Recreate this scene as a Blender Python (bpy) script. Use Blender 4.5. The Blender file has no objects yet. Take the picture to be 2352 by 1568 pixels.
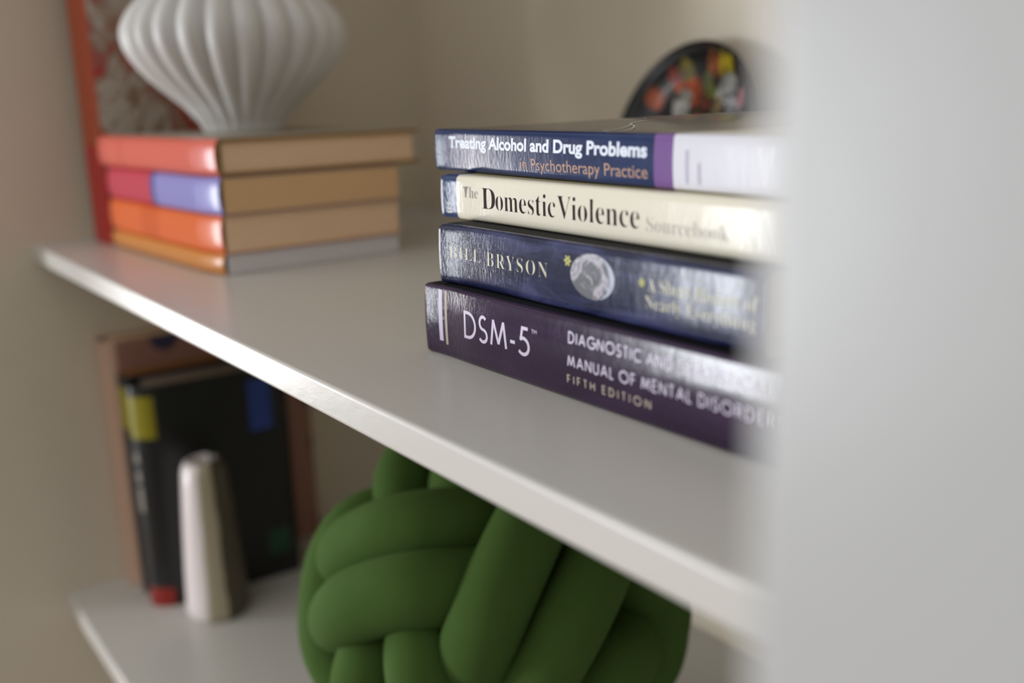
import bpy, bmesh, math, random
from mathutils import Vector, Matrix
random.seed(7)
S = bpy.context.scene
C = S.collection

# ------------------------------------------------------------------ camera
ZC = 1.65                                   # lens height above the floor
F_PX = 2287.0                               # 35 mm lens, image 2352 x 1568
def camera_axes():
    v = Vector((-540 - 1176, 270 - 784, F_PX))          # vanishing point of the shelf edges
    X = (-v).normalized()
    xz = 1440 - 1176
    yz = -(F_PX * F_PX + v.x * xz) / v.y
    Z = -Vector((xz, yz, F_PX)).normalized()
    return X, Z.cross(X), Z
AX, AY, AZ = camera_axes()
cam_d = bpy.data.cameras.new('camera')
cam = bpy.data.objects.new('camera', cam_d); C.objects.link(cam)
cam_d.sensor_width = 36.0
cam_d.lens = F_PX / 2352 * 36.0
cam_d.clip_start = 0.01
right = Vector((AX.x, AY.x, AZ.x)); down = Vector((AX.y, AY.y, AZ.y)); fwd = Vector((AX.z, AY.z, AZ.z))
M = Matrix.Identity(4)
for i in range(3):
    M[i][0] = right[i]; M[i][1] = -down[i]; M[i][2] = -fwd[i]
M[2][3] = ZC
cam.matrix_world = M
cam_d.dof.use_dof = True
cam_d.dof.focus_distance = 0.553
cam_d.dof.aperture_fstop = 2.95
S.camera = cam
S.view_settings.view_transform = 'Standard'
S.view_settings.look = 'None'
S.view_settings.gamma = 1.0
S.view_settings.use_curve_mapping = False
S.view_settings.exposure = 0.0

# ------------------------------------------------------------------ light
W = bpy.data.worlds.new('room_light'); S.world = W; W.use_nodes = True
bg = W.node_tree.nodes['Background']
# room ambience: pale ceiling above, duller floor and furniture below
_tc = W.node_tree.nodes.new('ShaderNodeTexCoord'); _sx = W.node_tree.nodes.new('ShaderNodeSeparateXYZ')
_mr = W.node_tree.nodes.new('ShaderNodeMapRange'); _cr = W.node_tree.nodes.new('ShaderNodeValToRGB')
_mr.inputs['From Min'].default_value = 0.10; _mr.inputs['From Max'].default_value = 1.10
W.node_tree.links.new(_tc.outputs['Generated'], _sx.inputs[0]); 
_mx = W.node_tree.nodes.new('ShaderNodeMath'); _mx.operation = 'MULTIPLY_ADD'; _mx.inputs[1].default_value = -0.7
W.node_tree.links.new(_sx.outputs[1], _mx.inputs[0]); W.node_tree.links.new(_sx.outputs[2], _mx.inputs[2])   # brightest straight across the room
W.node_tree.links.new(_mx.outputs[0], _mr.inputs['Value'])
W.node_tree.links.new(_mr.outputs[0], _cr.inputs[0]); W.node_tree.links.new(_cr.outputs[0], bg.inputs[0])
_e = _cr.color_ramp.elements; _e[0].position = 0.15; _e[0].color = (0.07, 0.068, 0.064, 1); _e[1].position = 0.85; _e[1].color = (1.0, 0.985, 0.96, 1)
_m = _e.new(0.48); _m.color = (0.26, 0.254, 0.245, 1)
bg.inputs[1].default_value = 0.98

def area(name, loc, target, sx, sy, power, col):
    d = bpy.data.lights.new(name, 'AREA'); d.shape = 'RECTANGLE'; d.size = sx; d.size_y = sy
    d.energy = power; d.color = col
    o = bpy.data.objects.new(name, d); C.objects.link(o)
    o.location = loc
    o.rotation_euler = (Vector(target) - Vector(loc)).to_track_quat('-Z', 'Y').to_euler()
    return o
area('window_light', (-2.58, -2.6, 1.20), (-2.58, 0, 1.20), 0.74, 1.50, 86, (0.92, 0.96, 1.0))
area('side_window_light', (-3.6, -0.90, 1.30), (0.0, -0.90, 1.30), 1.0, 1.4, 52, (1.0, 0.965, 0.97))

# ------------------------------------------------------------------ helpers
def lin(c):
    return tuple(((v / 255) / 12.92 if v / 255 <= 0.04045 else ((v / 255 + 0.055) / 1.055) ** 2.4) for v in c) + (1.0,)

class NT:
    """small node builder"""
    def __init__(s, name, rough=0.5, coat=0.0, spec=0.5):
        s.m = bpy.data.materials.new(name); s.m.use_nodes = True
        s.t = s.m.node_tree; s.b = s.t.nodes['Principled BSDF']
        s.b.inputs['Roughness'].default_value = rough
        s.b.inputs['Specular IOR Level'].default_value = spec
        s.b.inputs['Coat Weight'].default_value = coat
        s.b.inputs['Coat Roughness'].default_value = 0.08
        s.co = None
    def n(s, typ, **kw):
        x = s.t.nodes.new(typ)
        for k, v in kw.items(): setattr(x, k, v)
        return x
    def link(s, a, b): s.t.links.new(a, b)
    def coords(s):
        if s.co is None: s.co = s.n('ShaderNodeTexCoord').outputs['Object']
        return s.co
    def xyz(s):
        sp = s.n('ShaderNodeSeparateXYZ'); s.link(s.coords(), sp.inputs[0]); return sp.outputs
    def math(s, op, a, b=None, clamp=False):
        x = s.n('ShaderNodeMath', operation=op); x.use_clamp = clamp
        for i, v in enumerate((a, b)):
            if v is None: continue
            if isinstance(v, (int, float)): x.inputs[i].default_value = v
            else: s.link(v, x.inputs[i])
        return x.outputs[0]
    def mix(s, f, a, b):
        x = s.n('ShaderNodeMix', data_type='RGBA')
        for i, v in ((0, f), (6, a), (7, b)):
            if isinstance(v, (int, float)): x.inputs[i].default_value = v
            elif isinstance(v, tuple): x.inputs[i].default_value = v
            else: s.link(v, x.inputs[i])
        return x.outputs[2]
    def noise(s, scale, detail=3.0, stretch=(1, 1, 1), rough=0.5, dist=0.0):
        mp = s.n('ShaderNodeMapping'); mp.inputs['Scale'].default_value = stretch
        s.link(s.coords(), mp.inputs[0])
        x = s.n('ShaderNodeTexNoise'); x.inputs['Scale'].default_value = scale
        x.inputs['Detail'].default_value = detail; x.inputs['Roughness'].default_value = rough
        x.inputs['Distortion'].default_value = dist
        s.link(mp.outputs[0], x.inputs['Vector']); return x.outputs['Fac']
    def ramp(s, f, stops, interp='LINEAR'):
        r = s.n('ShaderNodeValToRGB'); r.color_ramp.interpolation = interp
        e = r.color_ramp.elements
        while len(e) < len(stops): e.new(0.5)
        for q, (p, c) in zip(e, stops): q.position = p; q.color = c
        s.link(f, r.inputs[0]); return r.outputs[0]
    def color(s, c):
        if isinstance(c, tuple): s.b.inputs['Base Color'].default_value = c
        else: s.link(c, s.b.inputs['Base Color'])
        return s
    def bump(s, h, strength, dist=0.001):
        x = s.n('ShaderNodeBump'); x.inputs['Strength'].default_value = strength
        x.inputs['Distance'].default_value = dist
        s.link(h, x.inputs['Height']); s.link(x.outputs[0], s.b.inputs['Normal'])
        s.link(x.outputs[0], s.b.inputs['Coat Normal']) if s.b.inputs['Coat Weight'].default_value > 0 else None
        return s

def plain(name, c, rough=0.5, coat=0.0, spec=0.5, var=0.06, nscale=60, bump=0.0):
    m = NT(name, rough, coat, spec)
    f = m.noise(nscale, 3)
    base = lin(c); dark = tuple(v * (1 - var) for v in base[:3]) + (1.0,)
    m.color(m.mix(f, dark, base))
    if bump: m.bump(m.noise(nscale * 6, 4), bump)
    return m.m

def paint(name, c, rough):
    m = NT(name, rough)
    m.color(m.mix(m.noise(9, 3), lin(c), tuple(v * 0.96 for v in lin(c)[:3]) + (1.0,)))
    h = m.math('ADD', m.noise(140, 3, (0.5, 1, 1)), m.math('MULTIPLY', m.noise(700, 3, (0.35, 1, 1)), 0.35))
    m.bump(h, 0.22, 0.0006)
    return m.m

def book_paint(name, base, bands=(), rough=0.17, coat=0.25, wear_len=0.03, crinkle=0.35, scuffs=None, wave=0.12):
    """printed, laminated spine: flat printed bands along x, worn crinkles towards the ends"""
    m = NT(name, rough, coat, 0.42)
    x, y, z = m.xyz()
    col = lin(base)
    if scuffs:
        f = m.ramp(m.noise(55, 5, (0.35, 1, 1.6), 0.62, 0.8), [(0.46, (0, 0, 0, 1)), (0.70, (1, 1, 1, 1))])
        col = m.mix(f, lin(base), lin(scuffs))
    for lo, hi, c in bands:
        f = m.math('MULTIPLY', m.math('GREATER_THAN', x, lo), m.math('LESS_THAN', x, hi))
        col = m.mix(f, col, lin(c))
    m.color(col)
    near = m.math('POWER', 2.718, m.math('MULTIPLY', x, -1.0 / wear_len))
    fine = m.math('MULTIPLY', m.noise(420, 4, (1.2, 1, 0.45), 0.6), m.math('ADD', m.math('MULTIPLY', near, 0.32), 0.05))
    big = m.math('MULTIPLY', m.noise(70, 2, (1, 1, 0.35)), wave)
    m.bump(m.math('ADD', fine, big), crinkle, 0.0035)
    return m.m

def pages(name, c, axis=2):
    m = NT(name, 0.85, spec=0.2)
    st = [1, 1, 1]; st[axis] = 60
    f = m.noise(30, 2, tuple(st))
    base = lin(c)
    m.color(m.mix(f, tuple(v * 0.8 for v in base[:3]) + (1.0,), base))
    m.bump(f, 0.3, 0.0006)
    return m.m

def mesh_obj(name, bm, mats, parent=None, smooth=False, recalc=True):
    if recalc: bmesh.ops.recalc_face_normals(bm, faces=bm.faces[:])
    me = bpy.data.meshes.new(name); bm.to_mesh(me); bm.free()
    for m in (mats if isinstance(mats, (list, tuple)) else [mats]): me.materials.append(m)
    if smooth:
        for p in me.polygons: p.use_smooth = True
    o = bpy.data.objects.new(name, me); C.objects.link(o)
    if parent: o.parent = parent
    return o

def box_bm(bm, lo, hi, bev=0.0, seg=3):
    vs = [bm.verts.new((x, y, z)) for x in (lo[0], hi[0]) for y in (lo[1], hi[1]) for z in (lo[2], hi[2])]
    idx = [(0, 1, 3, 2), (4, 6, 7, 5), (0, 4, 5, 1), (2, 3, 7, 6), (0, 2, 6, 4), (1, 5, 7, 3)]
    fs = [bm.faces.new([vs[i] for i in f]) for f in idx]
    if bev:
        es = list({e for f in fs for e in f.edges})
        bmesh.ops.bevel(bm, geom=es, offset=bev, segments=seg, profile=0.5, affect='EDGES')
    return bm

def box(name, lo, hi, mat, parent=None, bev=0.0):
    return mesh_obj(name, box_bm(bmesh.new(), lo, hi, bev), mat, parent, smooth=False)

def thing(name, label, cat, loc=(0, 0, 0), rz=0.0, group=None, rot=None):
    o = bpy.data.objects.new(name, None); C.objects.link(o)
    o.empty_display_size = 0.05
    o.location = loc; o.rotation_euler = rot if rot else (0, 0, rz)
    o['label'] = label; o['category'] = cat
    if group: o['group'] = group
    return o

# ------------------------------------------------------------------ lettering
def font_mesh(body, offset=0.0, spacing=1.0):
    cu = bpy.data.curves.new('lettering', 'FONT')
    cu.body = body; cu.size = 1.0; cu.offset = offset; cu.space_character = spacing
    cu.resolution_u = 6; cu.fill_mode = 'FRONT'
    ob = bpy.data.objects.new('lettering', cu); C.objects.link(ob)
    dg = bpy.context.evaluated_depsgraph_get(); dg.update()
    me = bpy.data.meshes.new_from_object(ob.evaluated_get(dg))
    vs = [(v.co.x, v.co.y) for v in me.vertices]; fs = [tuple(p.vertices) for p in me.polygons]
    C.objects.unlink(ob); bpy.data.objects.remove(ob); bpy.data.curves.remove(cu); bpy.data.meshes.remove(me)
    return vs, fs

def serif(s):
    out = ''
    for ch in s:
        if 'A' <= ch <= 'Z': out += chr(0x1D400 + ord(ch) - 65)
        elif 'a' <= ch <= 'z': out += chr(0x1D41A + ord(ch) - 97)
        else: out += ch
    return out

def _arc(cx, cy, rx, ry, a0, a1, n=18):
    return [(cx + rx * math.cos(math.radians(a0 + (a1 - a0) * i / n)), cy + ry * math.sin(math.radians(a0 + (a1 - a0) * i / n))) for i in range(n + 1)]
# geometric capitals: strokes on a unit cap height, with the letter's advance width
GEO = {
 'A': (0.74, [[(0, 0), (.37, 1)], [(.37, 1), (.74, 0)], [(.13, .33), (.61, .33)]]),
 'C': (0.70, [_arc(.5, .5, .5, .5, 52, 308, 26)]),
 'D': (0.66, [[(0, 0), (0, 1), (.2, 1)] + _arc(.2, .5, .46, .5, 90, -90, 22) + [(0, 0)]]),
 'E': (0.42, [[(.42, 1), (0, 1), (0, 0), (.42, 0)], [(0, .52), (.38, .52)]]),
 'F': (0.40, [[(.40, 1), (0, 1), (0, 0)], [(0, .52), (.36, .52)]]),
 'G': (0.90, [_arc(.5, .5, .5, .5, 50, 360, 28) + [(.55, .5)]]),
 'H': (0.60, [[(0, 0), (0, 1)], [(.6, 0), (.6, 1)], [(0, .52), (.6, .52)]]),
 'I': (0.02, [[(0.01, 0), (0.01, 1)]]),
 'L': (0.36, [[(0, 1), (0, 0), (.36, 0)]]),
 'M': (0.86, [[(0, 0), (.14, 1)], [(.14, 1), (.43, .10)], [(.43, .10), (.72, 1)], [(.72, 1), (.86, 0)]]),
 'N': (0.66, [[(0, 0), (0, 1)], [(0, 1), (.66, 0)], [(.66, 0), (.66, 1)]]),
 'O': (1.0, [_arc(.5, .5, .5, .5, 0, 360, 34)]),
 'R': (0.48, [[(0, 0), (0, 1), (.2, 1)] + _arc(.2, .74, .25, .26, 90, -90, 14) + [(0, .48)], [(.2, .48), (.48, 0)]]),
 'S': (0.46, [_arc(.24, .75, .2, .25, 40, 270, 16) + _arc(.22, .25, .24, .25, 90, -145, 16)]),
 'T': (0.44, [[(0, 1), (.44, 1)], [(.22, 1), (.22, 0)]]),
 'U': (0.58, [[(0, 1), (0, .3)] + _arc(.29, .3, .29, .3, 180, 360, 16) + [(.58, 1)]]),
 '-': (0.26, [[(0, .36), (.26, .36)]]),
 '5': (0.50, [[(.46, 1), (.16, 1), (.075, .52)], _arc(.2, .31, .3, .31, 122, -140, 24)]),
}
def geo_mesh(body, w=0.13, gap=0.2, space=0.5):
    vs, fs, x = [], [], 0.0
    def stroke(pts):
        P = [Vector(p) for p in pts]
        P = [p for i, p in enumerate(P) if i == 0 or (p - P[i - 1]).length > 1e-4]; n = len(P)
        closed = (P[0] - P[-1]).length < 1e-6
        L = []
        for i in range(n):
            a = P[i - 1] if i else (P[-2] if closed else None)
            b = P[i + 1] if i < n - 1 else (P[1] if closed else None)
            d0 = (P[i] - a).normalized() if a is not None else None
            d1 = (b - P[i]).normalized() if b is not None else None
            d0 = d0 or d1; d1 = d1 or d0
            t = (d0 + d1)
            t = t.normalized() if t.length > 1e-6 else d0
            nrm = Vector((-t.y, t.x)); k = max(0.33, t.dot(d1))
            L.append((P[i] + nrm * (w / 2 / k), P[i] - nrm * (w / 2 / k)))
        b0 = len(vs)
        for l, r in L: vs.append((l.x, l.y)); vs.append((r.x, r.y))
        for i in range(n - 1): fs.append((b0 + 2 * i, b0 + 2 * i + 1, b0 + 2 * i + 3, b0 + 2 * i + 2))
    for ch in body:
        if ch == ' ': x += space; continue
        adv, st = GEO[ch]
        for pts in st: stroke([(px + x, py * (1 - w) + w / 2) for px, py in pts])
        x += adv + w + gap
    return vs, fs

def fit_text(vf, x0, x1, base, cap, cap_unit):
    """scale lettering so its ink runs x0..x1 and its capitals stand cap high on base"""
    vs, fs = vf
    lo = min(v[0] for v in vs); hi = max(v[0] for v in vs)
    kx = (x1 - x0) / (hi - lo); kz = cap / cap_unit
    return [(x0 + (v[0] - lo) * kx, base + v[1] * kz) for v in vs], fs
_h = font_mesh('H'); CAP_SANS = max(v[1] for v in _h[0])
_h = font_mesh(serif('H')); CAP_SERIF = max(v[1] for v in _h[0])

def lay(name, vf, surf, mat, parent, eps=0.00012):
    """lay flat lettering (x, z) on a spine surface y = surf(x, z)"""
    bm = bmesh.new()
    vs = [bm.verts.new((x, surf(x, z) - eps, z)) for x, z in vf[0]]
    for f in vf[1]:
        try: bm.faces.new([vs[i] for i in f])
        except ValueError: pass
    for f in bm.faces:
        f.normal_update()
        if f.normal.y > 0: f.normal_flip()
    return mesh_obj(name, bm, mat, parent, recalc=False)

def lay_top(name, vf, surf, mat, parent, eps=0.00015):
    bm = bmesh.new()
    vs = [bm.verts.new((x, y, surf(x, y) + eps)) for x, y in vf[0]]
    for f in vf[1]:
        try: bm.faces.new([vs[i] for i in f])
        except ValueError: pass
    for f in bm.faces:
        f.normal_update()
        if f.normal.z < 0: f.normal_flip()
    return mesh_obj(name, bm, mat, parent, recalc=False)

def ribbon(pts, w):
    vs, fs = [], []
    P = [Vector(p) for p in pts]
    for i, p in enumerate(P):
        t = (P[min(i + 1, len(P) - 1)] - P[max(i - 1, 0)]).normalized()
        n = Vector((-t.y, t.x)) * w / 2
        vs += [(p.x + n.x, p.y + n.y), (p.x - n.x, p.y - n.y)]
    for i in range(len(P) - 1): fs.append((2 * i, 2 * i + 1, 2 * i + 3, 2 * i + 2))
    return vs, fs

def smooth_path(pts, n=8):
    P = [Vector(p) for p in pts]; out = []
    Q = [P[0] * 2 - P[1]] + P + [P[-1] * 2 - P[-2]]
    for i in range(1, len(Q) - 2):
        a, b, c, d = Q[i - 1], Q[i], Q[i + 1], Q[i + 2]
        for k in range(n):
            t = k / n
            out.append(0.5 * ((2 * b) + (c - a) * t + (2 * a - 5 * b + 4 * c - d) * t * t + (3 * b - a - 3 * c + d) * t ** 3))
    out.append(P[-1]); return out

# ------------------------------------------------------------------ books
def spine_fn(L, H, flare_l=0.0, flare_r=0.0, bulge=0.0006, dip=0.0, round_r=0.0, round_l=0.0, fw=0.007):
    def f(x, z):
        u = max(-1.0, min(1.0, (z - H / 2) / (H / 2)))
        y = -bulge * (1 - u * u)
        y += -flare_l * math.exp(-(x / fw)) + dip * math.exp(-((x - 0.022) / 0.016) ** 2)
        y += -flare_r * math.exp(-((L - x) / 0.007))
        if round_r and x > L - round_r: y += round_r * 0.17 * ((x - L + round_r) / round_r) ** 2
        if round_l and x < round_l: y += round_l * 0.17 * ((round_l - x) / round_l) ** 2
        return y
    return f

def cover_mesh(L, D, H, surf, t=0.0006, rc=0.0018, dome=None, nx=70, nd=10):
    """one wrap-round cover: top board, spine, bottom board. materials 0 spine, 1 top, 2 bottom, 3 cut edges"""
    prof = []                                            # (kind, y, z) outer and inner
    for i in range(nd): prof.append((1, D + (rc - D) * i / (nd), H))
    for k in range(4):
        a = math.pi / 2 * k / 3
        prof.append((1 if k == 0 else 0, rc - rc * math.sin(a), H - rc + rc * math.cos(a)))
    for k in range(1, 10): prof.append((0, 0.0, H - rc - (H - 2 * rc) * k / 10))
    for k in range(4):
        a = math.pi / 2 * k / 3
        prof.append((0, rc - rc * math.cos(a), rc - rc * math.sin(a)))
    for i in range(1, nd + 1): prof.append((2, rc + (D - rc) * i / nd, 0.0))
    def inner(y, z):
        yy = max(y, t) if y < rc else y
        return (yy, min(max(z, t), H - t))
    xs = []
    for i in range(nx + 1):
        u = i / nx; xs.append(L * (0.5 - 0.5 * math.cos(math.pi * u)) * 0.6 + L * u * 0.4)
    bm = bmesh.new(); O, I = [], []
    for x in xs:
        ro, ri = [], []
        for k, y, z in prof:
            w = max(0.0, 1 - y / (rc * 2.5)) if y < rc * 2.5 else 0.0
            off = surf(x, z) * w
            dz = dome(x, y) if (dome and z > H - rc - 1e-6) else 0.0
            ro.append(bm.verts.new((x, y + off, z + dz)))
            yy, zz = inner(y, z)
            ri.append(bm.verts.new((x, yy + off, zz + dz)))
        O.append(ro); I.append(ri)
    n = len(prof)
    def face(vs, mi, sm=True):
        f = bm.faces.new(vs); f.material_index = mi; f.smooth = sm
    for a in range(len(xs) - 1):
        for b in range(n - 1):
            mi = prof[b + 1][0] if prof[b][0] != 1 or prof[b + 1][0] == 1 else prof[b + 1][0]
            face((O[a][b], O[a + 1][b], O[a + 1][b + 1], O[a][b + 1]), mi)
            face((I[a][b], I[a][b + 1], I[a + 1][b + 1], I[a + 1][b]), 3)
        for b in (0, n - 1):
            face((O[a][b], I[a][b], I[a + 1][b], O[a + 1][b]), 3, False)
    for a in (0, len(xs) - 1):
        for b in range(n - 1):
            face((O[a][b], O[a][b + 1], I[a][b + 1], I[a][b]), 3, False)
    return bm

def make_book(name, label, loc, rz, L, D, H, spine_m, top_m, bottom_m, edge_m, page_m, surf=None, t=0.0006,
              rc=0.0018, inset=(0.0008, 0.0008, 0.001), dome=None, group=None, rot=None, cat='book', front=0.0009):
    root = thing(name, label, cat, loc, rz, group, rot)
    surf = surf or spine_fn(L, H)
    mesh_obj('cover', cover_mesh(L, D, H, surf, t, rc, dome), [spine_m, top_m, bottom_m, edge_m], root)
    bm = bmesh.new()
    n = 12; rows = []
    for i in range(n + 1):
        y = (t + front) + (D - inset[2] - t - front) * i / n
        row = []
        for x in (inset[0], L - inset[1]):
            for z in (t * 1.02, H - t * 1.02):
                dz = dome(x, y) * 0.85 if (dome and z > H / 2) else 0
                row.append(bm.verts.new((x, y, z + dz)))
        rows.append(row)
    for i in range(n):
        a, b = rows[i], rows[i + 1]
        for p, q in ((0, 1), (1, 3), (3, 2), (2, 0)): bm.faces.new((a[p], a[q], b[q], b[p]))
    bm.faces.new((rows[0][0], rows[0][1], rows[0][3], rows[0][2]))
    bm.faces.new((rows[-1][0], rows[-1][2], rows[-1][3], rows[-1][1]))
    mesh_obj('page_block', bm, page_m, root)
    return root, surf

# ================================================================== the bookcase
ZU = ZC - 0.14804                            # top of the upper shelf
ZL = ZC - 0.578                              # top of the lower shelf
XL, XR = -1.235, -0.0892                      # inner faces of the side panel and the upright
YF, YB = 0.221, 0.745                        # shelf front edge, back panel
YS = 0.105                                    # front of the uprights
white = paint('painted_wood', (192, 193, 193), 0.36)
inside = paint('painted_cabinet_inside', (224, 213, 193), 0.42)
shelf_m = paint('painted_shelf', (206, 203, 197), 0.30)

case = thing('bookcase', 'off-white painted bookcase whose shelves and wide front upright fill the picture', 'bookcase', (XL, YB, 0))
def cpart(name, lo, hi, m, bev=0.0015):
    off = Vector(case.location)
    return box(name, Vector(lo) - off, Vector(hi) - off, m, case, bev)
cpart('side_panel', (XL - 0.03, YS - 0.02, 0), (XL, YB + 0.02, 2.45), inside)
cpart('back_panel', (XL, YB, 0.05), (XR, YB + 0.02, 2.43), inside, 0)
cpart('upright', (XR, YS, 0), (0.045, YB + 0.02, 2.45), white, 0.003)
cpart('shelf', (XL, YF, ZU - 0.019), (XR, YB, ZU), shelf_m, 0.0022)
cpart('shelf', (XL, 0.205, ZL - 0.021), (XR, YB, ZL), shelf_m, 0.0022)
cpart('shelf', (XL, YF, ZU + 0.70), (XR, YB, ZU + 0.719), shelf_m, 0.0022)
cpart('shelf', (XL, YF, 0.60), (XR, YB, 0.619), shelf_m, 0.0022)
cpart('top_panel', (XL, YS, 2.43), (XR, YB + 0.02, 2.45), white)
cpart('plinth', (XL, YS + 0.03, 0), (XR, YS + 0.05, 0.10), white)

fl = NT('wooden_floor', 0.45)
fl.color(fl.ramp(fl.noise(6, 4, (0.3, 6, 1)), [(0.3, lin((104, 80, 58))), (0.7, lin((128, 102, 76)))]))
f = box('floor', (-4.5, -4.0, -0.05), (2.5, 1.2, 0.0), fl.m)
f['kind'] = 'structure'; f['label'] = 'wooden floor in front of the bookcase'

# ================================================================== right stack, lying flat
GR = 'books stacked flat beside the wide upright'
cut = plain('paper_cut_edge', (225, 220, 208), 0.8)
cream_pages = pages('cream_pages', (205, 190, 165))
def text_m(name, c, rough=0.34, coat=0.0):
    return plain(name, c, rough, coat, 0.3, var=0.03, nscale=400)

# --- thick purple manual at the bottom
x0, y0 = -0.5030, 0.3046 - 0.0050 * 0.5030
L, H = 0.268, 0.0418
pm = book_paint('purple_laminated_cover', (38, 14, 50), wear_len=0.035, crinkle=0.30, scuffs=(52, 28, 64), wave=0.13)
pt = plain('purple_cover_board', (10, 7, 13), 0.7, 0.0, 0.25)
sf = spine_fn(L, H, 0.0016, 0.001, 0.0008, 0.0006)
b, sf = make_book('book', 'thick purple manual lettered in pale lavender, lowest of the stack by the upright', (x0, y0, ZU), math.atan(0.0050),
                  L, 0.178, H, pm, pt, pt, cut, cream_pages, sf, group=GR, rc=0.0022)
lav = text_m('lavender_print', (214, 205, 226)); beige = text_m('beige_print', (186, 172, 160))
def X(v): return v - x0
lay('spine_title', fit_text(geo_mesh('DSM-5', 0.115, 0.13), X(-0.4640), X(-0.4022), 0.0152, 0.0160, 1.0), sf, lav, b)
lay('trademark_sign', fit_text(font_mesh('TM'), X(-0.4008), X(-0.3963), 0.0289, 0.0020, CAP_SANS), sf, lav, b)
lay('spine_subtitle', fit_text(geo_mesh('DIAGNOSTIC AND STATISTICAL', 0.15, 0.19, 0.42), X(-0.3709), X(-0.2470), 0.0290, 0.0062, 1.0), sf, lav, b)
lay('spine_subtitle', fit_text(geo_mesh('MANUAL OF MENTAL DISORDERS', 0.15, 0.19, 0.42), X(-0.3716), X(-0.2395), 0.0170, 0.0062, 1.0), sf, lav, b)
lay('edition_line', fit_text(geo_mesh('FIFTH EDITION', 0.17, 0.42, 0.62), X(-0.3722), X(-0.3126), 0.0083, 0.0046, 1.0), sf, beige, b)
def strip(xa, xb, za, zb, n=8):
    vs, fs = [], []
    for i in range(n + 1):
        z = za + (zb - za) * i / n; vs += [(xa, z), (xb, z)]
    for i in range(n): fs.append((2 * i, 2 * i + 1, 2 * i + 3, 2 * i + 2))
    return vs, fs
lay('spine_stripe', strip(X(-0.4905), X(-0.4868), 0.0090, 0.0396), sf, lav, b)
lay('spine_stripe', strip(X(-0.4843), X(-0.4820), 0.0075, 0.0396), sf, beige, b)

# --- dark blue paperback with the globe
x0, y0 = -0.4945, 0.3114
L, H = 0.2385, 0.0350
z0 = ZU + 0.0420
pm = book_paint('dark_blue_laminated_cover', (25, 30, 62), wear_len=0.030, crinkle=0.36, scuffs=(66, 71, 110), wave=0.15)
pt = plain('black_blue_cover_board', (8, 8, 11), 0.7, 0.0, 0.25)
sf = spine_fn(L, H, 0.0044, 0.001, 0.0008, 0.0, fw=0.010)
b, sf = make_book('book', 'dark blue paperback with a small globe on its spine, lying on the purple manual', (x0, y0, z0), 0.0,
                  L, 0.150, H, pm, pt, pt, cut, cream_pages, sf, group=GR, rc=0.0028)
creamp = text_m('cream_print', (210, 206, 182)); yel = text_m('yellow_print', (176, 172, 78))
dz = 0.0420
lay('spine_author', fit_text(font_mesh(serif('BILL'), -0.019, 1.1), X(-0.4871), X(-0.4578), 0.0579 - dz, 0.0070, CAP_SERIF), sf, creamp, b)
lay('spine_author', fit_text(font_mesh(serif('BRYSON'), -0.019, 1.25), X(-0.4519), X(-0.3974), 0.0569 - dz, 0.0079, CAP_SERIF), sf, creamp, b)
lay('spine_title', fit_text(font_mesh(serif('A Short History of'), -0.012), X(-0.3239), X(-0.2600), 0.0604 - dz, 0.0063, CAP_SERIF), sf, creamp, b)
lay('spine_title', fit_text(font_mesh(serif('Nearly Everything'), -0.012), X(-0.3255), X(-0.2610), 0.0525 - dz, 0.0060, CAP_SERIF), sf, creamp, b)
def flower(cx, cz, r):
    vs, fs = [], []
    for k in range(6):
        a = math.pi / 3 * k + math.pi / 6 * 0
        px, pz = cx + math.cos(a) * r * 0.6, cz + math.sin(a) * r * 0.62
        b0 = len(vs)
        for q in range(12):
            t = 2 * math.pi * q / 12
            u, v = 0.48 * r * math.cos(t), 0.27 * r * math.sin(t)
            vs.append((px + u * math.cos(a) - v * math.sin(a), pz + u * math.sin(a) + v * math.cos(a)))
        fs.append(tuple(range(b0, b0 + 12)))
    return vs, fs
lay('spine_ornament', flower(X(-0.3811), 0.0679 - dz, 0.0027), sf, yel, b)
lay('spine_ornament', flower(X(-0.3276), 0.0640 - dz, 0.0021), sf, yel, b)
g = NT('globe_print', 0.3, 0.4)
cn = g.noise(70, 6, (0.9, 1, 0.9), 0.6, 1.8)
gx, gy, gz = g.xyz()
gc = g.ramp(cn, [(0.30, lin((30, 36, 52))), (0.46, lin((46, 50, 58))), (0.52, lin((120, 116, 128))), (0.60, lin((180, 174, 188))), (0.70, lin((80, 78, 88)))])
# pale crescent along the right edge of the printed globe, dark lower left
dx = g.math('DIVIDE', g.math('SUBTRACT', gx, X(-0.3624)), 0.0163); dzz = g.math('DIVIDE', g.math('SUBTRACT', gz, 0.0620 - dz), 0.0112)
r2 = g.math('ADD', g.math('MULTIPLY', dx, dx), g.math('MULTIPLY', dzz, dzz))
cres = g.math('MULTIPLY', g.math('GREATER_THAN', g.math('ADD', r2, g.math('MULTIPLY', dx, 0.8)), 1.25), 0.75)
gc = g.mix(cres, gc, lin((176, 182, 206)))
low = g.math('MULTIPLY', g.math('LESS_THAN', g.math('ADD', dzz, g.math('MULTIPLY', dx, 0.5)), -0.75), 0.7)
gc = g.mix(low, gc, lin((52, 52, 66)))
g.color(gc)
gv, gf = [(X(-0.3624), 0.0620 - dz)], []
for k in range(40):
    a = 2 * math.pi * k / 40; gv.append((X(-0.3624) + 0.0163 * math.cos(a), 0.0620 - dz + 0.0112 * math.sin(a)))
for k in range(40): gf.append((0, 1 + k, 1 + (k + 1) % 40))
lay('spine_globe', (gv, gf), sf, g.m, b)

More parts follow.
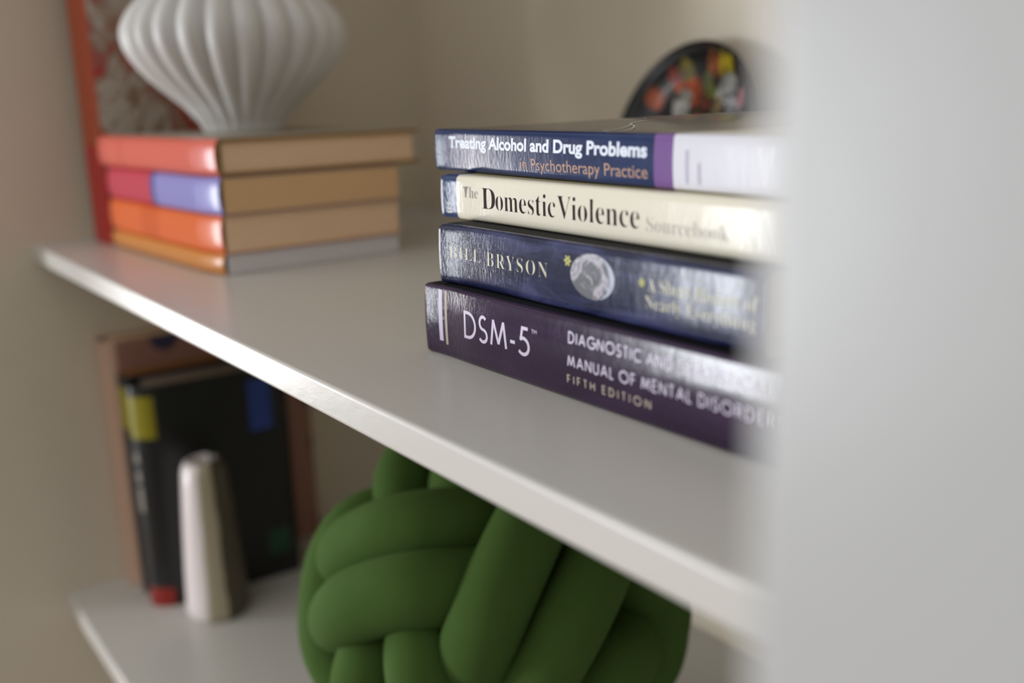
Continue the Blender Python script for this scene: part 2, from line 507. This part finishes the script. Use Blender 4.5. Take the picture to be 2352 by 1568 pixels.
# --- cream paperback
x0, y0 = -0.5160, 0.3208 + 0.0151 * 0.5160
L, H = 0.260, 0.0264
z0 = ZU + 0.0772; dz = 0.0772
ca = math.cos(math.atan(-0.0151))
pm = book_paint('cream_laminated_cover', (234, 228, 210), [(-1, X(-0.5040), (40, 62, 108))], wear_len=0.016, crinkle=0.30, wave=0.13)
pt = NT('cream_cover_board', 0.4, 0.3); tx = pt.xyz()[0]
pt.color(pt.mix(pt.math('LESS_THAN', tx, X(-0.5040)), lin((200, 188, 140)), lin((30, 44, 80)))); pt = pt.m
sf = spine_fn(L, H, 0.0050, 0.0008, 0.0008, 0.0, fw=0.011)
b, sf = make_book('book', 'cream paperback with a navy end band and dark serif lettering, third up', (x0, y0, z0), math.atan(-0.0151),
                  L, 0.152, H, pm, pt, pt, cut, cream_pages, sf, group=GR, rc=0.0026)
brown = plain('dark_brown_print', (30, 13, 17), 0.6, 0.0, 0.08, var=0.03, nscale=400); greyp = text_m('grey_print', (118, 106, 100)); paleg = text_m('pale_grey_print', (178, 168, 160))
whitep = text_m('white_print', (226, 228, 224))
lay('spine_title', fit_text(font_mesh(serif('The'), -0.022), X(-0.4977), X(-0.4829), 0.0907 - dz, 0.0066, CAP_SERIF), sf, greyp, b)
lay('spine_title', fit_text(font_mesh(serif('D'), -0.010), X(-0.4787), X(-0.4655), 0.0853 - dz, 0.0121, CAP_SERIF), sf, brown, b)
lay('spine_title', fit_text(font_mesh(serif('omestic'), -0.015), X(-0.4648), X(-0.4097), 0.0855 - dz, 0.0118, CAP_SERIF), sf, brown, b)
lay('spine_title', fit_text(font_mesh(serif('Violence'), -0.015), X(-0.4080), X(-0.3449), 0.0854 - dz, 0.0120, CAP_SERIF), sf, brown, b)
lay('spine_title', fit_text(font_mesh(serif('Sourcebook'), -0.016), X(-0.3401), X(-0.2885), 0.0849 - dz, 0.0070, CAP_SERIF), sf, paleg, b)
for zb in (0.0816, 0.0838, 0.0866):
    # end-band lettering, turned to read along the band
    vs, fs = fit_text(font_mesh('E', 0.02), 0.0, 0.0017, 0.0, 0.0036, CAP_SANS)
    lay('band_lettering', ([(X(-0.5104) - v[1] + 0.0018, zb - dz + v[0] - 0.0008) for v in vs], fs), sf, whitep, b)

# --- navy / white paperback on top
x0, y0 = -0.5432, 0.3196 + 0.0386 * 0.5432
rz = math.atan(-0.0386); cz = math.cos(rz)
L, H = 0.288, 0.0256
z0 = ZU + 0.1040; dz = 0.1040
def X(v): return (v - x0) / cz
pm = book_paint('navy_laminated_cover', (20, 40, 84), [(X(-0.3425), X(-0.3295), (122, 88, 150)), (X(-0.3295), 9, (226, 226, 236))],
                wear_len=0.028, crinkle=0.30, scuffs=(36, 54, 98), wave=0.13)
pt = NT('taupe_grey_cover_board', 0.30, 0.5); tx, ty, tz = pt.xyz()
edge = pt.math('ADD', X(-0.3300), pt.math('MULTIPLY', ty, 0.9))
tc = pt.mix(pt.math('GREATER_THAN', pt.math('SUBTRACT', tx, pt.math('MULTIPLY', ty, 0.9)), X(-0.3300)), lin((62, 56, 52)), lin((205, 200, 192)))
pt.color(tc); pt = pt.m
def dome(x, y):
    u = max(0.0, min(1.0, x / L)); v = max(0.0, min(1.0, y / 0.152))
    return 0.0065 * (math.sin(math.pi * min(1, u * 0.75)) ** 0.8) * math.sin(math.pi / 2 * v) ** 1.2
sf = spine_fn(L, H, 0.0030, 0.0006, 0.0008, 0.0, fw=0.009)
b, sf = make_book('book', 'navy and white paperback with a purple band, topmost of the stack by the upright', (x0, y0, z0), rz,
                  L, 0.152, H, pm, pt, plain('navy_cover_board', (30, 42, 80), 0.35, 0.3), cut, cream_pages, sf, group=GR, rc=0.0020, dome=dome)
icy = text_m('pale_blue_print', (226, 234, 250)); copper = text_m('copper_print', (172, 130, 108)); lil = text_m('lilac_grey_print', (176, 172, 196))
lay('spine_title', fit_text(font_mesh('Treating Alcohol and Drug Problems', 0.034), X(-0.5298), X(-0.3472), 0.1185 - dz, 0.0064, CAP_SANS), sf, icy, b)
lay('spine_subtitle', fit_text(font_mesh('in Psychotherapy Practice', 0.002), X(-0.4531), X(-0.3468), 0.1084 - dz, 0.0061, CAP_SANS), sf, copper, b)
for xa, z_a, z_b in ((-0.3204, 0.1075, 0.1225), (-0.3126, 0.1075, 0.1170)):
    lay('spine_small_print', strip(X(xa) - 0.0009, X(xa) + 0.0009, z_a - dz, z_b - dz, 3), sf, lil, b)
# thin white flourish printed on the top cover
def top_local(px, py):
    d = Vector((px - x0, py - y0, 0)); d.rotate(Matrix.Rotation(-rz, 3, 'Z')); return (d.x, d.y)
tops = lambda x, y: H + dome(x, y)
for pts in ([(-0.3851, 0.3381), (-0.3725, 0.3341), (-0.3760, 0.3480), (-0.3900, 0.3640), (-0.4075, 0.3781), (-0.4176, 0.3974), (-0.4157, 0.4043)],
            [(-0.3851, 0.3381), (-0.3880, 0.3520), (-0.3960, 0.3660), (-0.4075, 0.3781)],
            [(-0.4549, 0.4104), (-0.4426, 0.4107), (-0.4400, 0.4180), (-0.4458, 0.4253)]):
    vf = ribbon(smooth_path([top_local(*p) for p in pts], 6), 0.0009)
    lay_top('cover_flourish', vf, tops, whitep, b, 0.0003)

# ================================================================== round plate behind the stack
pl = thing('plate', 'round black lacquered plate painted with orange, yellow and white flowers, propped up behind the books',
           'plate', (-0.6871, 0.680, ZU), rot=(-0.2826, 0, -0.1))
R = 0.0982
pmn = NT('black_floral_lacquer', 0.4, 0.1)
px_, py_, pz_ = pmn.xyz()
wob = pmn.math('MULTIPLY', pmn.math('SUBTRACT', pmn.noise(90, 3), 0.5), 0.014)
col = lin((12, 12, 16))
BL = [(-0.052, 0.158, 0.009, (40, 60, 44)), (-0.0319, 0.1628, 0.014, (200, 88, 28)), (-0.0406, 0.1683, 0.008, (176, 52, 20)), (-0.0129, 0.1537, 0.014, (214, 92, 34)),
      (-0.0623, 0.1474, 0.011, (208, 96, 40)), (-0.0252, 0.1739, 0.009, (140, 126, 40)), (-0.0272, 0.1418, 0.014, (202, 200, 194)),
      (0.0029, 0.1636, 0.009, (104, 112, 66)), (0.0105, 0.1524, 0.009, (134, 142, 52)), (0.0152, 0.1783, 0.012, (180, 104, 56)), (0.0331, 0.1751, 0.013, (202, 180, 36)),
      (0.0336, 0.1561, 0.015, (200, 202, 200)), (0.0458, 0.1412, 0.012, (196, 196, 204)), (0.0562, 0.1484, 0.008, (200, 138, 148)), (0.0074, 0.1432, 0.008, (120, 50, 28)),
      (0.0223, 0.1397, 0.009, (176, 150, 110)), (-0.005, 0.115, 0.018, (210, 150, 40)), (-0.045, 0.105, 0.018, (206, 120, 60)), (0.040, 0.110, 0.018, (206, 206, 200)),
      (-0.030, 0.070, 0.018, (200, 80, 40)), (0.025, 0.070, 0.020, (202, 180, 60)), (0.000, 0.040, 0.018, (110, 124, 60)), (0.055, 0.080, 0.014, (120, 132, 60)), (-0.062, 0.080, 0.012, (196, 196, 190))]
for bx, bz, br, bc in BL:
    ddx = pmn.math('SUBTRACT', px_, bx); ddz = pmn.math('SUBTRACT', pz_, bz)
    dist = pmn.math('SQRT', pmn.math('ADD', pmn.math('MULTIPLY', ddx, ddx), pmn.math('MULTIPLY', ddz, ddz)))
    fct = pmn.math('LESS_THAN', pmn.math('ADD', dist, wob), br)
    col = pmn.mix(fct, col, lin(bc))
mot = pmn.ramp(pmn.noise(120, 3), [(0.35, (0.12, 0.12, 0.10, 1)), (0.62, (0.85, 0.85, 0.85, 1))])
mm = pmn.n('ShaderNodeMix', data_type='RGBA', blend_type='MULTIPLY'); mm.inputs[0].default_value = 1.0
pmn.link(col, mm.inputs[6]); pmn.link(mot, mm.inputs[7])
pmn.color(mm.outputs[2])
bm = bmesh.new()
prof = [(0.0, 0.004), (0.6 * R, 0.004), (0.80 * R, 0.001), (0.93 * R, -0.008), (0.985 * R, -0.013), (R, -0.0125), (0.99 * R, -0.009), (0.95 * R, -0.001), (0.80 * R, 0.007), (0.6 * R, 0.010), (0.0, 0.010)]
NS = 72; rings = []
for r, y in prof:
    if r == 0: rings.append([bm.verts.new((0, y, R))])
    else: rings.append([bm.verts.new((r * math.sin(2 * math.pi * k / NS), y, R + r * math.cos(2 * math.pi * k / NS))) for k in range(NS)])
for a, c2 in zip(rings, rings[1:]):
    for k in range(NS):
        k2 = (k + 1) % NS
        if len(a) == 1: bm.faces.new((a[0], c2[k], c2[k2]))
        elif len(c2) == 1: bm.faces.new((a[k], c2[0], a[k2]))
        else: bm.faces.new((a[k], c2[k], c2[k2], a[k2]))
mesh_obj('dish', bm, pmn.m, pl, smooth=True)
bm = bmesh.new()
for k in range(NS):
    pass
rr = 0.0028
tor = []
for k in range(NS):
    a = 2 * math.pi * k / NS
    tor.append([bm.verts.new(((R + rr * 0.0 + rr * math.cos(q)) * math.sin(a), -0.0125 + rr * math.sin(q), R + (R + rr * math.cos(q)) * math.cos(a))) for q in [2 * math.pi * j / 8 for j in range(8)]])
for k in range(NS):
    for j in range(8):
        bm.faces.new((tor[k][j], tor[(k + 1) % NS][j], tor[(k + 1) % NS][(j + 1) % 8], tor[k][(j + 1) % 8]))
mesh_obj('rim', bm, plain('black_rim_lacquer', (10, 10, 14), 0.25, 0.5), pl, smooth=True)

# ================================================================== left stack
GL = 'books stacked flat under the white vase'
cx, cy, LS = -0.857, 0.302, 0.284
rz = math.radians(3.0)
def left_book(label, z, h, spine_m, top_m, page_m, L=LS, D=0.190, dx=0.0, dy=0.0, t=0.0006, rc=0.004, inset=(0.001, 0.001, 0.001), edge=None, dr=0.0):
    a = rz + math.radians(dr)
    ox = cx + dx - L * math.cos(a); oy = cy + dy - L * math.sin(a)
    sfn = spine_fn(L, h, 0, 0, 0.0022, 0.0, round_r=0.040, round_l=0.010)
    return make_book('book', label, (ox, oy, ZU + z), a, L, D, h, spine_m, top_m, top_m, edge or top_m, page_m, sfn, t=t, rc=rc, inset=inset, group=GL, front=0.0085)
tan_pages = pages('tan_pages', (246, 210, 172)); brown_pages = pages('brown_pages', (232, 190, 142)); grey_pages = pages('grey_pages', (226, 220, 222))
left_book('slim amber-yellow paperback with grey page edges, lowest under the white vase', 0.0, 0.0192,
          book_paint('amber_cover', (214, 140, 66), rough=0.36, coat=0.3, wave=0.05, crinkle=0.12), plain('grey_cover_board', (150, 144, 140), 0.5), grey_pages)
left_book('bright orange paperback in the pile under the vase, second from the bottom', 0.0194, 0.0340,
          book_paint('orange_cover', (226, 104, 44), [(0.10, 0.15, (214, 92, 34))], rough=0.36, coat=0.3, wave=0.05, crinkle=0.12), plain('orange_cover_board', (190, 100, 50), 0.5), tan_pages, dx=0.002)
left_book('paperback with a crimson and violet-blue spine in the pile under the vase', 0.0536, 0.0330,
          book_paint('crimson_blue_cover', (200, 62, 84), [(0.135, 0.147, (74, 84, 150)), (0.147, 9, (146, 142, 206))], rough=0.36, coat=0.3, wave=0.05, crinkle=0.12),
          plain('blue_cover_board', (70, 80, 140), 0.5), brown_pages, dx=0.005)
golden = plain('golden_brown_board', (150, 112, 58), 0.5)
left_book('coral-spined hardcover with golden-brown board edges directly under the white vase', 0.0868, 0.0330,
          book_paint('coral_cover', (222, 104, 88), [(0.07, 0.075, (196, 84, 66))], rough=0.36, coat=0.3, wave=0.05, crinkle=0.12), plain('grey_beige_board', (172, 164, 150), 0.45),
          tan_pages, D=0.216, L=0.292, dx=0.004, t=0.0034, rc=0.006, inset=(0.004, 0.003, 0.005), edge=golden, dr=0.6)

# --- white fluted vase on the pile
vs_ = thing('vase', 'white fluted onion-shaped ceramic vase standing on the pile of coloured books', 'vase', (-1.004, 0.394, ZU + 0.1199))
vm = NT('matt_white_glaze', 0.42); vm.color(vm.mix(vm.noise(14, 3), lin((222, 220, 216)), lin((208, 206, 203)))); vm = vm.m
prof = [(0.0, 0.040), (0.004, 0.042), (0.012, 0.046), (0.019, 0.0515), (0.030, 0.0615), (0.044, 0.077), (0.058, 0.092), (0.072, 0.1035), (0.086, 0.1115), (0.099, 0.1148), (0.112, 0.1135),
        (0.126, 0.106), (0.142, 0.092), (0.158, 0.074), (0.172, 0.057), (0.184, 0.045), (0.196, 0.038), (0.210, 0.036), (0.218, 0.039)]
pp = smooth_path([(a, b2) for a, b2 in prof], 3)
bm = bmesh.new(); NL, SEG = 24, 12; n = NL * SEG; rings = []
for p in pp:
    h, r = p.x * 0.93, p.y * 0.955
    dep = 0.105 * min(1.0, 0.35 + r / 0.115 * 0.75) * (1.0 if h > 0.006 else 0.4)
    ring = []
    for k in range(n):
        th = 2 * math.pi * k / n
        lobe = abs(math.cos(NL * th / 2)) ** 0.6
        rr = r * (1 - dep + dep * lobe)
        ring.append(bm.verts.new((rr * math.cos(th), rr * math.sin(th), h)))
    rings.append(ring)
inner = []
for p in reversed(pp[6:]):
    inner.append([bm.verts.new(((p.y * 0.80) * math.cos(2 * math.pi * k / n), (p.y * 0.80) * math.sin(2 * math.pi * k / n), p.x * 0.93)) for k in range(n)])
allr = rings + inner
for a, c2 in zip(allr, allr[1:]):
    for k in range(n):
        k2 = (k + 1) % n; bm.faces.new((a[k], a[k2], c2[k2], c2[k]))
bm.faces.new(list(reversed(rings[0]))); bm.faces.new(inner[-1])
mesh_obj('vase_body', bm, vm, vs_, smooth=True)

# --- red upright book at the far left
rm = NT('red_orange_spine', 0.4, 0.2); rx, ry, rzv = rm.xyz()
rc_ = rm.mix(rm.math('MULTIPLY', rm.math('GREATER_THAN', rx, 0.108), rm.math('LESS_THAN', rx, 0.271)), lin((186, 22, 18)), lin((178, 70, 26)))
rm.color(rc_); rm = rm.m
rc = NT('mottled_red_photo_cover', 0.4, 0.2)
rcf = rc.noise(16, 4, (1, 1, 1), 0.6, 1.0)
rc.color(rc.ramp(rcf, [(0.28, lin((70, 40, 26))), (0.40, lin((140, 108, 82))), (0.47, lin((190, 178, 164))), (0.54, lin((150, 118, 98))), (0.60, lin((170, 44, 34))), (0.8, lin((196, 34, 28)))])); rc = rc.m
RH, RT, RD = 0.36, 0.053, 0.215
# a standing book: spine length runs up, so the local x axis points up
def standing(name, label, x, y, z, yaw, L, T, D, spine_m, side_m, edge_m, page_m, group=None, surf=None, t=0.0008, rc=0.003, inset=(0.002, 0.002, 0.002)):
    """spine faces the room; x, y is the foot of the spine's left edge"""
    rot = Matrix.Rotation(yaw, 3, 'Z') @ Matrix(((0, 0, 1), (0, 1, 0), (-1, 0, 0))).transposed()
    # local x (spine length) -> world z ; local z (thickness) -> world -x
    R3 = Matrix.Rotation(yaw, 3, 'Z') @ Matrix(((0, 0, -1), (0, 1, 0), (1, 0, 0)))
    off = Matrix.Rotation(yaw, 3, 'Z') @ Vector((T, 0, 0))
    root, sf = make_book(name, label, (x + off.x, y + off.y, z), 0, L, D, T, spine_m, side_m, side_m, edge_m, page_m,
                         surf or spine_fn(L, T, 0, 0, 0.0015), t=t, rc=rc, inset=inset, group=group, rot=R3.to_euler())
    return root, sf
rb, sf = standing('book', 'tall red book with an orange spine panel, upright against the left side panel', -1.2070, 0.284, ZU, 0.09, RH, RT, RD, rm, rc, plain('red_board_edge', (120, 24, 20), 0.5), tan_pages)
# ================================================================== lower shelf: upright books
GB = 'books standing on the lower shelf'
pinkm = NT('tan_pink_spine', 0.5, 0.0); pinkm.color(pinkm.mix(pinkm.noise(20, 3, (0.2, 1, 3)), lin((206, 170, 150)), lin((194, 160, 136)))); pinkm = pinkm.m
dots = NT('pink_cover_navy_dots', 0.5)
vo = dots.n('ShaderNodeTexVoronoi'); vo.inputs['Scale'].default_value = 17.0; vo.inputs['Randomness'].default_value = 0.35
dots.link(dots.coords(), vo.inputs['Vector'])
dots.color(dots.mix(dots.math('LESS_THAN', vo.outputs['Distance'], 0.30), lin((164, 118, 104)), lin((58, 56, 84)))); dots = dots.m
standing('book', 'tall tan-pink book with a dotted cover, leftmost on the lower shelf', -1.2340, 0.285, ZL, 0.0, 0.312, 0.0400, 0.240, pinkm, dots, plain('tan_board_edge', (170, 130, 110), 0.5), tan_pages, GB,
         surf=spine_fn(0.312, 0.040, bulge=0.013))
def marked(name, base, bands):
    m = NT(name, 0.4, 0.2); x, y, z = m.xyz(); col = lin(base)
    for lo, hi, c in bands:
        col = m.mix(m.math('MULTIPLY', m.math('GREATER_THAN', x, lo), m.math('LESS_THAN', x, hi)), col, lin(c))
    m.color(col); return m.m
standing('book', 'slim charcoal book with a yellow spine label beside the tan-pink book', -1.1890, 0.290, ZL, 0.0, 0.276, 0.026, 0.150,
         marked('charcoal_yellow_spine', (46, 46, 46), [(0.212, 0.262, (156, 146, 22))]), plain('navy_black_board', (34, 34, 52), 0.5), plain('ochre_board_edge', (168, 112, 36), 0.5), pages('ochre_pages', (150, 100, 40)), GB,
         surf=spine_fn(0.276, 0.026, bulge=0.009))
bb, sf = standing('book', 'thick black book with yellow and red spine labels on the lower shelf', -1.1605, 0.300, ZL, -0.03, 0.272, 0.046, 0.160,
         marked('black_labelled_spine', (20, 20, 20), [(0.210, 0.260, (146, 136, 16)), (0.0, 0.024, (140, 22, 8))]),
         plain('black_cover_board', (16, 16, 15), 0.45), plain('dark_board_edge', (40, 36, 34), 0.5), pages('brown_grey_pages', (140, 122, 108)), GB,
         surf=spine_fn(0.272, 0.046, bulge=0.020))
lp = text_m('light_grey_print', (150, 142, 134))
for xa, w in ((0.120, 0.030), (0.156, 0.014), (0.180, 0.012)):
    lay('spine_lettering', strip(xa, xa + w, 0.014, 0.022, 3), sf, lp, bb)
def side_patch(name, x0, x1, y0, y1, m, parent, T=0.0):
    bm = bmesh.new()
    vv = [bm.verts.new((a, c2, -0.0002)) for a, c2 in ((x0, y0), (x1, y0), (x1, y1), (x0, y1))]
    bm.faces.new(vv); return mesh_obj(name, bm, m, parent)
side_patch('cover_patch', 0.195, 0.258, 0.112, 0.140, plain('blue_print', (40, 66, 140), 0.4), bb)
side_patch('cover_patch', 0.030, 0.062, 0.122, 0.150, plain('green_print', (16, 66, 44), 0.4), bb)
tv = thing('vase', 'small tapered vase with light and shade painted on from white through beige to olive-brown, on the lower shelf before the black book', 'vase', (-1.073, 0.338, ZL))
tm = NT('painted_shading_glaze', 0.3, 0.3); tx, ty, tz = tm.xyz()  # lit side, mid-tone and shaded side painted into the colour, split by azimuth
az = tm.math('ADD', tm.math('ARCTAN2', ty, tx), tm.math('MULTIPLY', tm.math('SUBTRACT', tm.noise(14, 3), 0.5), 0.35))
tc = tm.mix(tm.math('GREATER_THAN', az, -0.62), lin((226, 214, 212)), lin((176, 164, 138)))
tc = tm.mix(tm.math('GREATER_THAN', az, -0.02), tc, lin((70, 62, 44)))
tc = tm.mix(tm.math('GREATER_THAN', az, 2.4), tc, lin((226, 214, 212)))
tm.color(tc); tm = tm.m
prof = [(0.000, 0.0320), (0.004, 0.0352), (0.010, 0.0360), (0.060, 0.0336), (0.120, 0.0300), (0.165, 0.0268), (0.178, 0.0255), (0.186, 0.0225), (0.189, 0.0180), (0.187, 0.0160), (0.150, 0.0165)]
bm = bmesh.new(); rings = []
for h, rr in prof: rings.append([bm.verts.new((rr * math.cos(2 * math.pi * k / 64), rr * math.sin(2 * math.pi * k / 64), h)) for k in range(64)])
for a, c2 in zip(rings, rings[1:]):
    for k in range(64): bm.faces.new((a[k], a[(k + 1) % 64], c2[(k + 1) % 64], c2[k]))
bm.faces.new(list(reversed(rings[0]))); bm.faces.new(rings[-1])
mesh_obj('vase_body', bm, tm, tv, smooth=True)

# ================================================================== knot cushion
kn = thing('knot_cushion', 'large green knotted ball cushion of thick stuffed tubes on the lower shelf', 'cushion', (-0.627, 0.429, ZL))
km = NT('green_jersey', 0.9, 0.0, 0.12)
km.color(km.mix(km.noise(30, 4), lin((60, 84, 36)), lin((70, 95, 44))))
km.b.inputs['Sheen Weight'].default_value = 0.06; km.b.inputs['Sheen Tint'].default_value = lin((150, 190, 110))
km.bump(km.noise(1500, 2), 0.15, 0.0005); km = km.m
KZ = 0.1665
def tube(bm, pts, r, nseg=24):
    P = smooth_path(pts, 7)
    # rounded ends
    d0 = (P[0] - P[1]).normalized(); d1 = (P[-1] - P[-2]).normalized()
    seq = []
    for k in range(4):
        a = math.pi / 2 * (k + 0.3) / 4.3
        seq.append((P[0] + d0 * r * math.cos(a), r * math.sin(a)))
    seq += [(p, r) for p in P]
    for k in range(3, -1, -1):
        a = math.pi / 2 * (k + 0.3) / 4.3
        seq.append((P[-1] + d1 * r * math.cos(a), r * math.sin(a)))
    up = Vector((0.31, 0.2, 0.93)); rings = []
    prevn = None
    for i, (p, rr) in enumerate(seq):
        t = (seq[min(i + 1, len(seq) - 1)][0] - seq[max(i - 1, 0)][0]).normalized()
        if prevn is None: nrm = t.cross(up).normalized()
        else: nrm = (prevn - t * prevn.dot(t)).normalized()
        prevn = nrm; bn = t.cross(nrm)
        rings.append([bm.verts.new(p + (nrm * math.cos(2 * math.pi * k / nseg) + bn * math.sin(2 * math.pi * k / nseg)) * rr + Vector((0, 0, KZ))) for k in range(nseg)])
    for a, b2 in zip(rings, rings[1:]):
        for k in range(nseg): bm.faces.new((a[k], a[(k + 1) % nseg], b2[(k + 1) % nseg], b2[k]))
    bm.faces.new(rings[0]); bm.faces.new(list(reversed(rings[-1])))
TR = 0.0285
TUBES = [
    ([(0.0407, -0.0217, 0.083), (0.0381, -0.052, 0.0989), (0.0272, -0.0821, 0.1024), (-0.0021, -0.1017, 0.0903), (-0.0455, -0.1076, 0.0615), (-0.0604, -0.0969, 0.0299), (-0.0435, -0.084, 0.0082)], 0.0270),
    ([(0.068, -0.042, 0.06), (0.0654, -0.0755, 0.0665), (0.0589, -0.1031, 0.0703), (0.0319, -0.1225, 0.0598), (-0.0008, -0.1323, 0.0393), (-0.0502, -0.1145, -0.002), (-0.0322, -0.0933, -0.0164)], 0.0285),
    ([(0.0453, 0.0236, 0.1141), (0.0824, -0.0205, 0.1113), (0.0973, -0.0472, 0.0966), (0.1037, -0.069, 0.0742), (0.1035, -0.0819, 0.0524), (0.0937, -0.0826, 0.0277), (0.0749, -0.0655, -0.0094)], 0.0275),
    ([(0.0427, 0.0861, 0.0631), (0.0801, 0.0625, 0.0778), (0.1111, 0.0207, 0.0791), (0.1282, -0.0163, 0.0587), (0.1301, -0.0382, 0.0349), (0.1209, -0.053, 0.0033), (0.0891, -0.0489, -0.042)], 0.0270),
    ([(0.0411, 0.0786, 0.0461), (0.081, 0.0781, 0.0355), (0.0897, 0.0941, 0.0025), (0.1017, 0.0815, -0.0211), (0.1032, 0.0657, -0.0377), (0.0895, 0.0435, -0.0468)], 0.0285),
    ([(0.1243, -0.0143, -0.0269), (0.1269, 0.0135, -0.0095), (0.1094, 0.0472, -0.0143), (0.0736, 0.0663, -0.0136)], 0.0270),
    ([(-0.0624, -0.0502, 0.0754), (-0.0725, -0.0846, 0.067), (-0.0701, -0.1074, 0.0451), (-0.0592, -0.1216, 0.0141), (-0.0443, -0.1277, -0.0152), (-0.0199, -0.1193, -0.0477)], 0.0270),
    ([(-0.0252, -0.0401, 0.0823), (-0.0339, -0.0606, 0.1003), (-0.0465, -0.0502, 0.1164), (-0.0602, -0.0187, 0.1194), (-0.0419, 0.0048, 0.1124)], 0.0260),
    ([(0.029, -0.0336, 0.0952), (0.0085, -0.0353, 0.1144), (-0.0175, -0.0046, 0.1287), (-0.0279, 0.0325, 0.1227)], 0.0260),
    ([(-0.0055, -0.1044, 0.01), (0.0146, -0.1271, 0.0036), (0.0139, -0.1332, -0.0239), (-0.001, -0.1099, -0.0695)], 0.0255),
    ([(0.0389, -0.0925, 0.031), (0.0619, -0.1111, 0.027), (0.074, -0.1163, 0.0069), (0.0724, -0.1034, -0.0313)], 0.0255),
]
def great(a, b, n=6, rad=0.132):
    """arc over the ball between two directions, dipping under its neighbours at both ends"""
    A, B = Vector(a).normalized(), Vector(b).normalized(); out = []
    for i in range(n + 1):
        t = i / n; v = A.lerp(B, t).normalized()
        out.append(tuple(v * (rad - 0.03 * (2 * t - 1) ** 2)))
    return out
# the far side, the top and the underside of the knot
for a, b in (((-0.9, 0.5, 0.4), (-0.1, 1.0, 0.5)), ((-0.9, 0.55, -0.05), (-0.05, 1.0, 0.05)), ((-0.85, 0.4, -0.5), (0.0, 0.9, -0.5)),
             ((0.1, 1.0, 0.6), (0.5, 0.9, -0.5)), ((0.5, 0.8, 0.5), (0.85, 0.6, -0.5)),
             ((-1.0, -0.35, 0.3), (-0.85, -0.3, -0.6)), ((-1.0, 0.1, 0.5), (-0.95, 0.1, -0.5)),
             ((-0.4, 0.5, 0.9), (0.3, 0.3, 1.0)), ((-0.6, 0.2, 0.8), (-0.3, 0.6, 0.8)), ((0.1, 0.6, 0.85), (0.6, 0.5, 0.6)),
             ((-0.6, -0.4, -0.8), (0.6, -0.3, -0.8)), ((-0.6, 0.0, -0.9), (0.6, 0.1, -0.9)), ((-0.5, 0.5, -0.8), (0.6, 0.5, -0.8)), ((0.2, -0.9, -0.5), (0.9, -0.3, -0.4))):
    TUBES.append((great(a, b), 0.030))
for pts, r in TUBES:
    bm = bmesh.new(); tube(bm, [Vector(p) for p in pts], r)
    mesh_obj('tube', bm, km, kn, smooth=True)
bm = bmesh.new(); bmesh.ops.create_uvsphere(bm, u_segments=32, v_segments=20, radius=0.108, matrix=Matrix.Translation((0, 0, KZ)))
mesh_obj('core', bm, km, kn, smooth=True)
